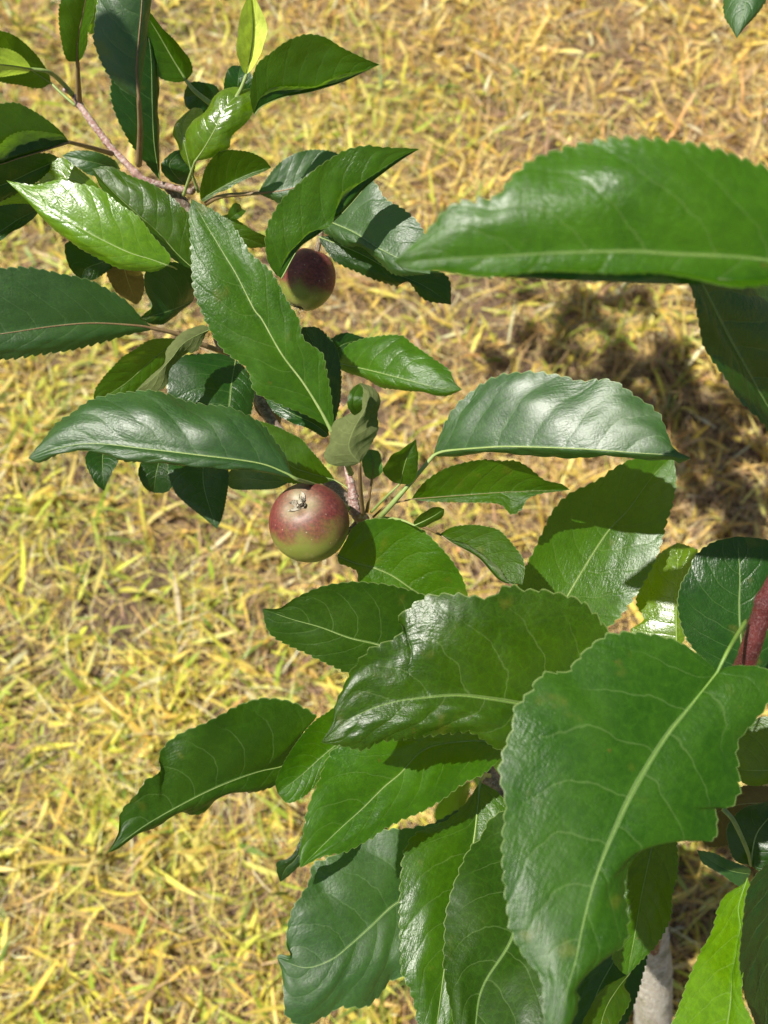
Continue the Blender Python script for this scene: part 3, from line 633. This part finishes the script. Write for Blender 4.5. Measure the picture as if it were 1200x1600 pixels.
for k, (x, y, d, dx, dy) in enumerate(((300, 300, .402, 8, -10), (762, 1205, .425, 25, 28), (770, 1225, .42, 30, 12))):
    wood('twig', [(x, y, d), (x + dx * .5, y + dy * .6, d - .004), (x + dx, y + dy, d - .008)], [.0013, .0009, .0004], M['branch'], 12, 8, 0.08, 20 + k)

# ------------------------------------------------------------------ tree leaves above the frame shading the grass, plus unseen leaves added for shade
rng = np.random.RandomState(11)
def ground_pt(x, y):
    d = FW + (x - 600) / FPX * RT - (y - 800) / FPX * UP
    return CP + d * (-CAMZ / d[2])
sd = np.array(SUN_DIR)
def loose_leaf(c, L, W, rng):
    n = 14; t = np.linspace(0, 1, n)
    ax = rng.randn(3); ax[2] *= .5; ax /= np.linalg.norm(ax)
    sdv = np.cross(ax, rng.randn(3) * .4 + np.array((0, 0, 1.0))); sdv /= np.linalg.norm(sdv); nn = np.cross(ax, sdv)
    wd = W * np.sin(np.pi * t ** 0.85) ** .8
    V = []
    for i in range(n):
        p = c + ax * L * (t[i] - .5) + nn * (L * .1 * math.sin(math.pi * t[i]))
        for v in (-1, -.5, 0, .5, 1):
            V.append(p + sdv * v * wd[i] + nn * abs(v) * wd[i] * .3)
    F = []
    for i in range(n - 1):
        for k in range(4):
            a = i * 5 + k; F.append((a, a + 1, a + 6, a + 5))
    uv = [(t[i], .5 + .5 * v) for i in range(n) for v in (-1, -.5, 0, .5, 1)]
    return V, F, uv
AV, AF, AU = [], [], []
def shade(x, y, D, gap, L=.06, W=.022):  # adds an unseen leaf towards the sun to shade the given point
    c = at(np.array(float(x)), np.array(float(y)), np.array(float(D))) - sd * gap / sd.dot(FW)
    rel = c - CP; f = rel.dot(FW)
    V, F, U = loose_leaf(c, L, W, rng)
    b = len(AV); AV.extend(V); AF.extend([tuple(b + i for i in q) for q in F]); AU.extend(U)
for a_ in ((481, 420, .387, .187, .022, .011), (178, 82, .35, .20, .024, .009), (30, 270, .38, .27), (0, 300, .38, .29)):  # added leaves shading the upper apple, one top leaf and the left edge
    shade(*a_)
spots = []
for (x, y, sx, sy, k) in ((905, 500, .05, .030, 14), (1000, 590, .06, .03, 26), (1080, 650, .05, .035, 24), (1140, 730, .05, .05, 28), (830, 560, .03, .02, 4), (1190, 800, .06, .06, 16), (1010, 480, .05, .02, 4),
                          (1080, 1400, .05, .07, 45), (1050, 1470, .05, .05, 30), (1080, 1560, .05, .05, 90), (1150, 1350, .04, .05, 20)):  # leaves added low behind the big leaf, to darken the ground gap
    for _ in range(k):
        spots.append((ground_pt(x, y) + np.array((rng.randn() * sx, rng.randn() * sy, 0)), y))
twp = []
for g0, y in spots:
    t = rng.uniform(1.35, 1.75) if y < 1000 else rng.uniform(.30, .58)
    c = g0 - sd * t
    rel = c - CP; f = rel.dot(FW); px = 600 + FPX * rel.dot(RT) / f if f > 0 else 9999; py = 800 - FPX * rel.dot(UP) / f if f > 0 else 9999
    if y < 1000 and f > 0 and -150 < px < 1350 and -170 < py < 1770: continue
    bad = False
    for (dd, xa, xb, ya, yb) in ((.20, 560, 1280, 160, 490), (.34, 640, 1100, 540, 750), (.345, 20, 560, 280, 780), (.62, 985, 1065, 1470, 1600), (.70, 985, 1065, 1500, 1660)):
        s_ = (dd - f) / sd.dot(FW)
        if s_ > 0:
            pr = rel + sd * s_; qx = 600 + FPX * pr.dot(RT) / dd; qy = 800 - FPX * pr.dot(UP) / dd
            if xa < qx < xb and ya < qy < yb: bad = True
    if bad: continue
    if y >= 1000 and (px > 960 or py > 1640 or px < 690 or (py > 1500 and px > 890)): continue
    V, F, U = loose_leaf(c, rng.uniform(.05, .08), rng.uniform(.016, .023), rng)
    b = len(AV); AV += list(V); AF += [tuple(b + i for i in q) for q in F]; AU += U
    twp.append(c)
fo = mesh_from('shade_foliage', np.array(AV) - TREE_BASE, AF, M['mid'], tree, None, np.array(AU))  # overhead leaves and the added shade leaves in one mesh
fo['kind'] = 'stuff'

# ------------------------------------------------------------------ apples
def apple_mat():
    m, nt = new_mat('apple_skin'); g = NT(nt)
    tc = g.n('ShaderNodeTexCoord').outputs['Object']
    sep = g.n('ShaderNodeSeparateXYZ'); nt.links.new(tc, sep.inputs[0])
    at_ = g.n('ShaderNodeAttribute', attribute_name='Col')
    s2 = g.n('ShaderNodeSeparateColor'); nt.links.new(at_.outputs[0], s2.inputs[0])
    n1 = g.noise(tc, 120, 4); n2 = g.noise(tc, 900, 3, 0.7)
    red = g.m('ADD', s2.outputs[0], g.m('MULTIPLY', g.m('SUBTRACT', n1, 0.5), 0.9))
    rm = g.ramp(red, 0.24, 0.72)
    green = g.mix(n1, (0.12, 0.16, 0.018, 1), (0.24, 0.24, 0.05, 1))
    col = g.mix(g.m('MULTIPLY', rm, 0.95), green, g.mix(g.ramp(n2, 0.35, 0.7), (0.085, 0.006, 0.016, 1), (0.20, 0.032, 0.032, 1)))
    col = g.mix(g.m('MULTIPLY', s2.outputs[1], 0.85), col, g.mix(n2, (0.26, 0.25, 0.13, 1), (0.40, 0.38, 0.22, 1)))
    vo = g.n('ShaderNodeTexVoronoi'); nt.links.new(tc, vo.inputs['Vector']); vo.inputs['Scale'].default_value = 330
    col = g.mix(g.ramp(vo.outputs[0], 0.05, 0.10, 0.55, 0.0), col, (0.50, 0.42, 0.28, 1))
    col = g.mix(g.ramp(g.noise(tc, 240, 5, 0.7), 0.55, 0.75, 0.0, 0.25), col, (0.48, 0.34, 0.26, 1))
    bump = g.n('ShaderNodeBump'); bump.inputs['Strength'].default_value = 0.25; bump.inputs['Distance'].default_value = 0.0002
    g.put(bump.inputs['Height'], n2)
    p = g.n('ShaderNodeBsdfPrincipled'); g.put(p.inputs['Base Color'], col)
    g.put(p.inputs['Roughness'], g.m('MULTIPLY_ADD', n1, 0.2, 0.42)); p.inputs['Subsurface Weight'].default_value = 0.08
    p.inputs['Subsurface Scale'].default_value = 0.004; g.put(p.inputs['Normal'], bump.outputs[0])
    out = g.n('ShaderNodeOutputMaterial'); nt.links.new(p.outputs[0], out.inputs[0])
    return m
M['apple'] = apple_mat()
M['calyx'] = bark_mat('dry_calyx', (0.20, 0.15, 0.09), (0.38, 0.33, 0.24), (0.54, 0.50, 0.40), 700, 0.8)
M['calyx_dark'] = bark_mat('calyx_hollow', (0.02, 0.015, 0.01), (0.05, 0.035, 0.02), (0.09, 0.07, 0.04), 700, 0.9)
M['stalk'] = bark_mat('apple_stalk', (0.13, 0.08, 0.045), (0.20, 0.13, 0.07), (0.38, 0.34, 0.26), 700, 0.7)

def apple(cx, cy, D, r, axis, red_dir, label, stretch=1.0, stem_to=None, red_off=0.5, red_k=0.5):
    """axis: from the stalk end to the calyx end, in picture axes (right, up, towards the viewer)."""
    def wv(a): v = a[0] * RT + a[1] * UP - a[2] * FW; return v / np.linalg.norm(v)
    ax = wv(axis); rd = wv(red_dir)
    e1 = np.cross(ax, (0.31, 0.2, 0.9)); e1 /= np.linalg.norm(e1); e2 = np.cross(ax, e1)
    c = at(np.array(cx, float), np.array(cy, float), np.array(D, float))
    nt_, ns = 56, 72
    V, C = [], []
    for i in range(nt_ + 1):
        th = math.pi * i / nt_            # 0 at calyx, pi at stalk
        R = r * (1 - 0.20 * math.exp(-(th / 0.26) ** 2) - 0.22 * math.exp(-((math.pi - th) / 0.30) ** 2))
        for k in range(ns):
            ph = 2 * math.pi * k / ns
            rr = R * (1 + 0.025 * math.sin(ph + .6) * math.sin(th) + 0.012 * math.cos(5 * ph) * math.exp(-(th / 0.8) ** 2) + 0.012 * math.sin(ph * 2 + 1))
            q = ax * (rr * math.cos(th) * stretch) + (e1 * math.cos(ph) + e2 * math.sin(ph)) * rr * math.sin(th) * (1 - 0.06 * max(0, math.cos(th)))
            V.append(q)
            C.append((red_off + red_k * (q.dot(rd) / r), 0.95 * math.exp(-(th / 0.54) ** 3) * (0.75 + 0.25 * math.cos(3 * ph)) + 0.5 * math.exp(-((math.pi - th) / 0.3) ** 2), 0))
    F = []
    for i in range(nt_):
        for k in range(ns):
            a = i * ns + k; b = i * ns + (k + 1) % ns
            F.append((a, a + ns, b + ns, b))
    o = mesh_from('apple', V, F, M['apple'], None, Vector(c), None, True, np.array(C))
    o['label'] = label; o['category'] = 'apple'; o['group'] = 'small unripe apples on the branch'
    # calyx: dry sepals round a dark hollow
    rg = random.Random(4)
    top = ax * r * stretch * 0.80
    sv, sf = [], []
    for k in range(6):
        ph = 2 * math.pi * k / 6 + rg.uniform(-.3, .3); d = e1 * math.cos(ph) + e2 * math.sin(ph); t_ = np.cross(ax, d)
        L = r * rg.uniform(0.34, 0.58); w = r * 0.09; cu = rg.uniform(-.4, .5)
        b = len(sv)
        for j in range(6):
            s = j / 5; wj = w * (1 - s) ** .7 + 0.0001
            p = top + d * (r * .06 + L * .45 * math.sin(s * 1.5) * (1 if k % 3 else -.5)) + ax * (L * (s * 0.45 - cu * s * s * .7)) + t_ * (L * .25 * s * s * (1 if k % 2 else -1))
            sv += [p - t_ * wj + ax * wj * .5, p, p + t_ * wj + ax * wj * .5]
            sv += [p - t_ * wj * .9 - d * .00025, p - d * .0003, p + t_ * wj * .9 - d * .00025]
        for j in range(5):
            q = b + j * 6
            for m_ in range(2):
                sf.append((q + m_, q + m_ + 1, q + m_ + 7, q + m_ + 6)); sf.append((q + m_ + 3, q + m_ + 9, q + m_ + 10, q + m_ + 4))
            sf.append((q, q + 6, q + 9, q + 3)); sf.append((q + 2, q + 5, q + 11, q + 8))
    for k in range(9):                       # dried stamens
        ph = rg.uniform(0, 6.28); d = e1 * math.cos(ph) + e2 * math.sin(ph)
        P = [top + d * r * .05, top + d * r * .08 + ax * r * .12, top + d * r * rg.uniform(.08, .2) + ax * r * rg.uniform(.18, .30)]
        tv, tf = tube(P, [r * .014, r * .010, r * .012], 4, caps=False); b = len(sv); sv += tv; sf += [tuple(b + i for i in q) for q in tf]
    mesh_from('calyx', sv, sf, M['calyx'], o)
    hv, hf = tube([top - ax * r * .02, top + ax * r * .025], [r * .18, r * .15], 12)
    mesh_from('calyx_hollow', hv, hf, M['calyx_dark'], o)
    if stem_to is not None:
        e = at(*(np.array(float(v)) for v in stem_to)) - c
        s0 = -ax * r * stretch * .75
        P = [s0 + (e - s0) * t + (-ax) * r * .35 * math.sin(math.pi * t) for t in np.linspace(0, 1, 12)]
        tv, tf = tube(P, np.linspace(.0011, .0013, 12), 8, .05, 3)
        mesh_from('stalk', tv, tf, M['stalk'], o)
    return o

apple(484, 816, 0.352, 0.0150, (-.22, .52, .82), (-.2, .95, .15), 'small red and green apple with its dry calyx turned to the viewer', 0.95, (562, 812, .378), 0.62, 0.70)
apple(481, 437, 0.398, 0.0114, (-.30, -.85, -.05), (.15, .95, .1), 'upper apple, dark red with green underside, partly hidden behind leaves', 1.16, (503, 340, .392), 0.80, 0.95)

# ------------------------------------------------------------------ ground and dry grass
def ground_mat():
    m, nt = new_mat('dry_soil'); g = NT(nt)
    tc = g.n('ShaderNodeTexCoord').outputs['Object']
    n1 = g.noise(tc, 3, 5); n2 = g.noise(tc, 90, 6, 0.7); n3 = g.noise(tc, 18, 4)
    col = g.mix(n2, (0.045, 0.027, 0.018, 1), (0.16, 0.10, 0.065, 1))
    col = g.mix(g.ramp(n3, 0.4, 0.65, 0, 0.5), col, (0.17, 0.12, 0.06, 1))
    geo = g.n('ShaderNodeVectorMath', operation='LENGTH'); nt.links.new(tc, geo.inputs[0])
    far = g.ramp(geo.outputs['Value'], 2.5, 6.0)
    col = g.mix(far, col, g.mix(g.ramp(n1, .35, .65), (0.34, 0.27, 0.09, 1), (0.25, 0.27, 0.07, 1)))
    bump = g.n('ShaderNodeBump'); bump.inputs['Strength'].default_value = 1; bump.inputs['Distance'].default_value = 0.006; g.put(bump.inputs['Height'], n2)
    p = g.n('ShaderNodeBsdfPrincipled'); g.put(p.inputs['Base Color'], col); p.inputs['Roughness'].default_value = 0.95; g.put(p.inputs['Normal'], bump.outputs[0])
    out = g.n('ShaderNodeOutputMaterial'); nt.links.new(p.outputs[0], out.inputs[0])
    return m
GM = ground_mat()
xs = np.concatenate([np.linspace(-200, -4, 10), np.linspace(-3.5, 3.5, 71), np.linspace(4, 200, 10)])
nx = len(xs)
X, Y = np.meshgrid(xs, xs, indexing='ij')
def hz(x, y):
    return 0.007 * (np.sin(x * 9 + 1) * np.cos(y * 7) + 0.7 * np.sin(x * 17 + y * 13) + 0.6 * np.cos(y * 23 - x * 5))
Z = hz(X, Y) * (np.maximum(abs(X), abs(Y)) < 3.6)
V = np.stack([X, Y + 0.9, Z], 2).reshape(-1, 3)
ii, jj = np.meshgrid(np.arange(nx - 1), np.arange(nx - 1), indexing='ij'); a = (ii * nx + jj).ravel()
gr = mesh_from('ground', V, np.stack([a, a + nx, a + nx + 1, a + 1], 1), GM)
gr['kind'] = 'structure'

def grass_mat(name, trans=0.25, rough=0.55):
    m, nt = new_mat(name); g = NT(nt)
    at_ = g.n('ShaderNodeAttribute', attribute_name='Col')
    p = g.n('ShaderNodeBsdfPrincipled'); g.put(p.inputs['Base Color'], at_.outputs[0]); p.inputs['Roughness'].default_value = rough; p.inputs['Specular IOR Level'].default_value = 0.35
    t = g.n('ShaderNodeBsdfTranslucent'); g.put(t.inputs[0], at_.outputs[0])
    mx = g.n('ShaderNodeMixShader'); mx.inputs[0].default_value = trans
    nt.links.new(p.outputs[0], mx.inputs[1]); nt.links.new(t.outputs[0], mx.inputs[2])
    out = g.n('ShaderNodeOutputMaterial'); nt.links.new(mx.outputs[0], out.inputs[0])
    return m

def vnoise(x, y, f, seed):
    r = np.random.RandomState(seed); T = r.rand(64, 64)
    u, v = x * f + 31.3, y * f + 17.7
    i, j = np.floor(u).astype(int), np.floor(v).astype(int); a, b = u - i, v - j
    a = a * a * (3 - 2 * a); b = b * b * (3 - 2 * b)
    g = lambda p, q: T[p % 64, q % 64]
    return (g(i, j) * (1 - a) + g(i + 1, j) * a) * (1 - b) + (g(i, j + 1) * (1 - a) + g(i + 1, j + 1) * a) * b

PAL = np.array([(0.80, 0.57, 0.11), (0.86, 0.70, 0.21), (0.74, 0.47, 0.15), (0.60, 0.42, 0.21), (0.33, 0.20, 0.12), (0.71, 0.67, 0.10), (0.44, 0.55, 0.07), (0.17, 0.29, 0.04), (0.88, 0.78, 0.46)])

def blades(name, n, x0, x1, y0, y1, Lr, Wr, lean, zr, pal_w, curl, seed, mat, label, cat, segs=4, hole=None, clump=0):
    r = np.random.RandomState(seed)
    if clump:
        k = n // clump
        cx = r.uniform(x0, x1, k); cy = r.uniform(y0, y1, k)
        x = np.repeat(cx, clump) + r.randn(k * clump) * .006; y = np.repeat(cy, clump) + r.randn(k * clump) * .006
    else:
        x = r.uniform(x0, x1, n); y = r.uniform(y0, y1, n)
    if hole is not None:
        keep = ~((x > hole[0]) & (x < hole[1]) & (y > hole[2]) & (y < hole[3])); x, y = x[keep], y[keep]
    den = vnoise(x, y, 4, 5) * .55 + vnoise(x, y, 14, 6) * .45
    keep = r.rand(len(x)) < (0.05 + 1.6 * den); x, y = x[keep], y[keep]
    n = len(x)
    az = r.uniform(0, 2 * np.pi, n) + 0.0
    if name == 'straw': az = 9.0 * vnoise(x, y, 2.3, 77) + r.normal(0, 1.0, n)
    L = (Lr[0] + (Lr[1] - Lr[0]) * r.rand(n) ** 1.6) * (0.8 + .4 * vnoise(x, y, 8, 9)); W = r.uniform(*Wr, n)
    el = np.radians(np.clip(r.normal(lean[0], lean[1], n), 2, 88))
    z0 = hz(x, y - 0.9) + r.uniform(*zr, n)
    d = np.stack([np.cos(az), np.sin(az)], 1)
    t = np.linspace(0, 1, segs + 1)
    k1 = r.normal(0, curl, n); k2 = r.normal(0, curl, n)
    pos = np.zeros((n, segs + 1, 3)); pos[:, 0] = np.stack([x, y, z0], 1)
    dirs = []
    for i in range(segs):
        a = az + k1 * (i + .5) / segs; e = el - (0.12 + np.abs(k2) * .6) * (i + .5) / segs * 1.1
        v = np.stack([np.cos(a) * np.cos(e), np.sin(a) * np.cos(e), np.sin(e)], 1)
        dirs.append(v)
        pos[:, i + 1] = pos[:, i] + v * (L / segs)[:, None]
    gz = hz(pos[..., 0], pos[..., 1] - 0.9) + 0.0005 + 0.003 * r.rand(n)[:, None]
    pos[..., 2] = np.maximum(pos[..., 2], gz)
    tw = r.uniform(-1.1, 1.1, n)
    sv = np.stack([-np.sin(az) * np.cos(tw), np.cos(az) * np.cos(tw), np.sin(tw)], 1)
    prof = np.interp(t, [0, .15, .5, .85, 1], [.6, .95, .95, .5, .03])
    hw = (W[:, None] * prof[None]) * .5
    V = np.stack([pos - sv[:, None] * hw[..., None], pos + sv[:, None] * hw[..., None]], 2)      # n, s+1, 2, 3
    ns = (segs + 1) * 2
    V = V.reshape(-1, 3)
    q = np.array([(2 * i, 2 * i + 1, 2 * i + 3, 2 * i + 2) for i in range(segs)])
    F = (q[None] + (np.arange(n) * ns)[:, None, None]).reshape(-1, 4)
    # colours: greener to the left, browner to the upper right, as the lawn is
    green = vnoise(x, y, 2.2, 21) * .6 + vnoise(x, y, 9, 22) * .4 + np.clip(-x * .30 + np.clip(y - 1.3, 0, 1) * .12, -.2, .26) 
    dry = vnoise(x, y, 3, 31) * .6 + vnoise(x, y, 11, 32) * .4 + np.clip((x * .30 + (y - 1.0) * .22), -.25, .3)
    w = np.tile(np.array(pal_w, float), (n, 1))
    w[:, 5:8] *= np.clip((green - .36) * 6.5, .03, 4.0)[:, None]
    w[:, 2:5] *= np.clip((dry - .28) * 5.0, .12, 5.0)[:, None]
    w = np.cumsum(w, 1); w /= w[:, -1:]
    idx = (r.rand(n)[:, None] > w).sum(1)
    c = PAL[idx] * r.uniform(.6, 1.1, (n, 1)) * (1 + r.randn(n, 3) * .05)
    tip = PAL[r.choice([0, 1, 3, 8], n)]
    g = (t[None, :, None] ** 2) * r.rand(n)[:, None, None] * .6
    cc = c[:, None] * (1 - g) + tip[:, None] * g
    cc = np.clip(np.repeat(cc, 2, axis=1).reshape(-1, 3), 0.01, .8)
    o = mesh_from(name, V, F, mat, None, None, None, False, cc)
    o['kind'] = 'stuff'; o['label'] = label; o['category'] = cat
    return o

G1 = grass_mat('dry_straw', 0.18, 0.6); G2 = grass_mat('grass_blade', 0.30, 0.5)
core = (-1.25, 1.25, -.35, 2.35)
W1 = (1.0, 1.2, 1.6, 2.4, 1.6, .25, .1, .02, .8)
W2 = (3.0, 2.2, .9, .7, .2, 2.0, 1.3, .5, .5)
blades('straw', 125000, *core, (.03, .14), (.0006, .0020), (14, 18), (0, .022), W1, 1.0, 1, G1, 'matted thin tan straw lying over the lawn', 'straw')
blades('dry_grass', 33000, *core, (.020, .082), (.0024, .0088), (30, 22), (.002, .024), W2, .28, 2, G2, 'short broad yellow and lime grass blades over the straw', 'dry grass', clump=4)
blades('green_grass', 12000, *core, (.02, .06), (.0025, .0055), (45, 20), (.004, .020), (.5, .3, .1, .1, 0, 3, 3, 2.0, .2), .6, 3, G2, 'small tufts of green grass among the dry blades', 'grass', clump=5)
blades('lawn', 60000, -4.2, 4.2, -3.2, 5.2, (.03, .08), (.003, .007), (25, 20), (0, .01), tuple(a + b for a, b in zip(W1, W2)), .7, 4, G2, 'dry lawn stretching away around the tree', 'lawn', segs=3, hole=core)
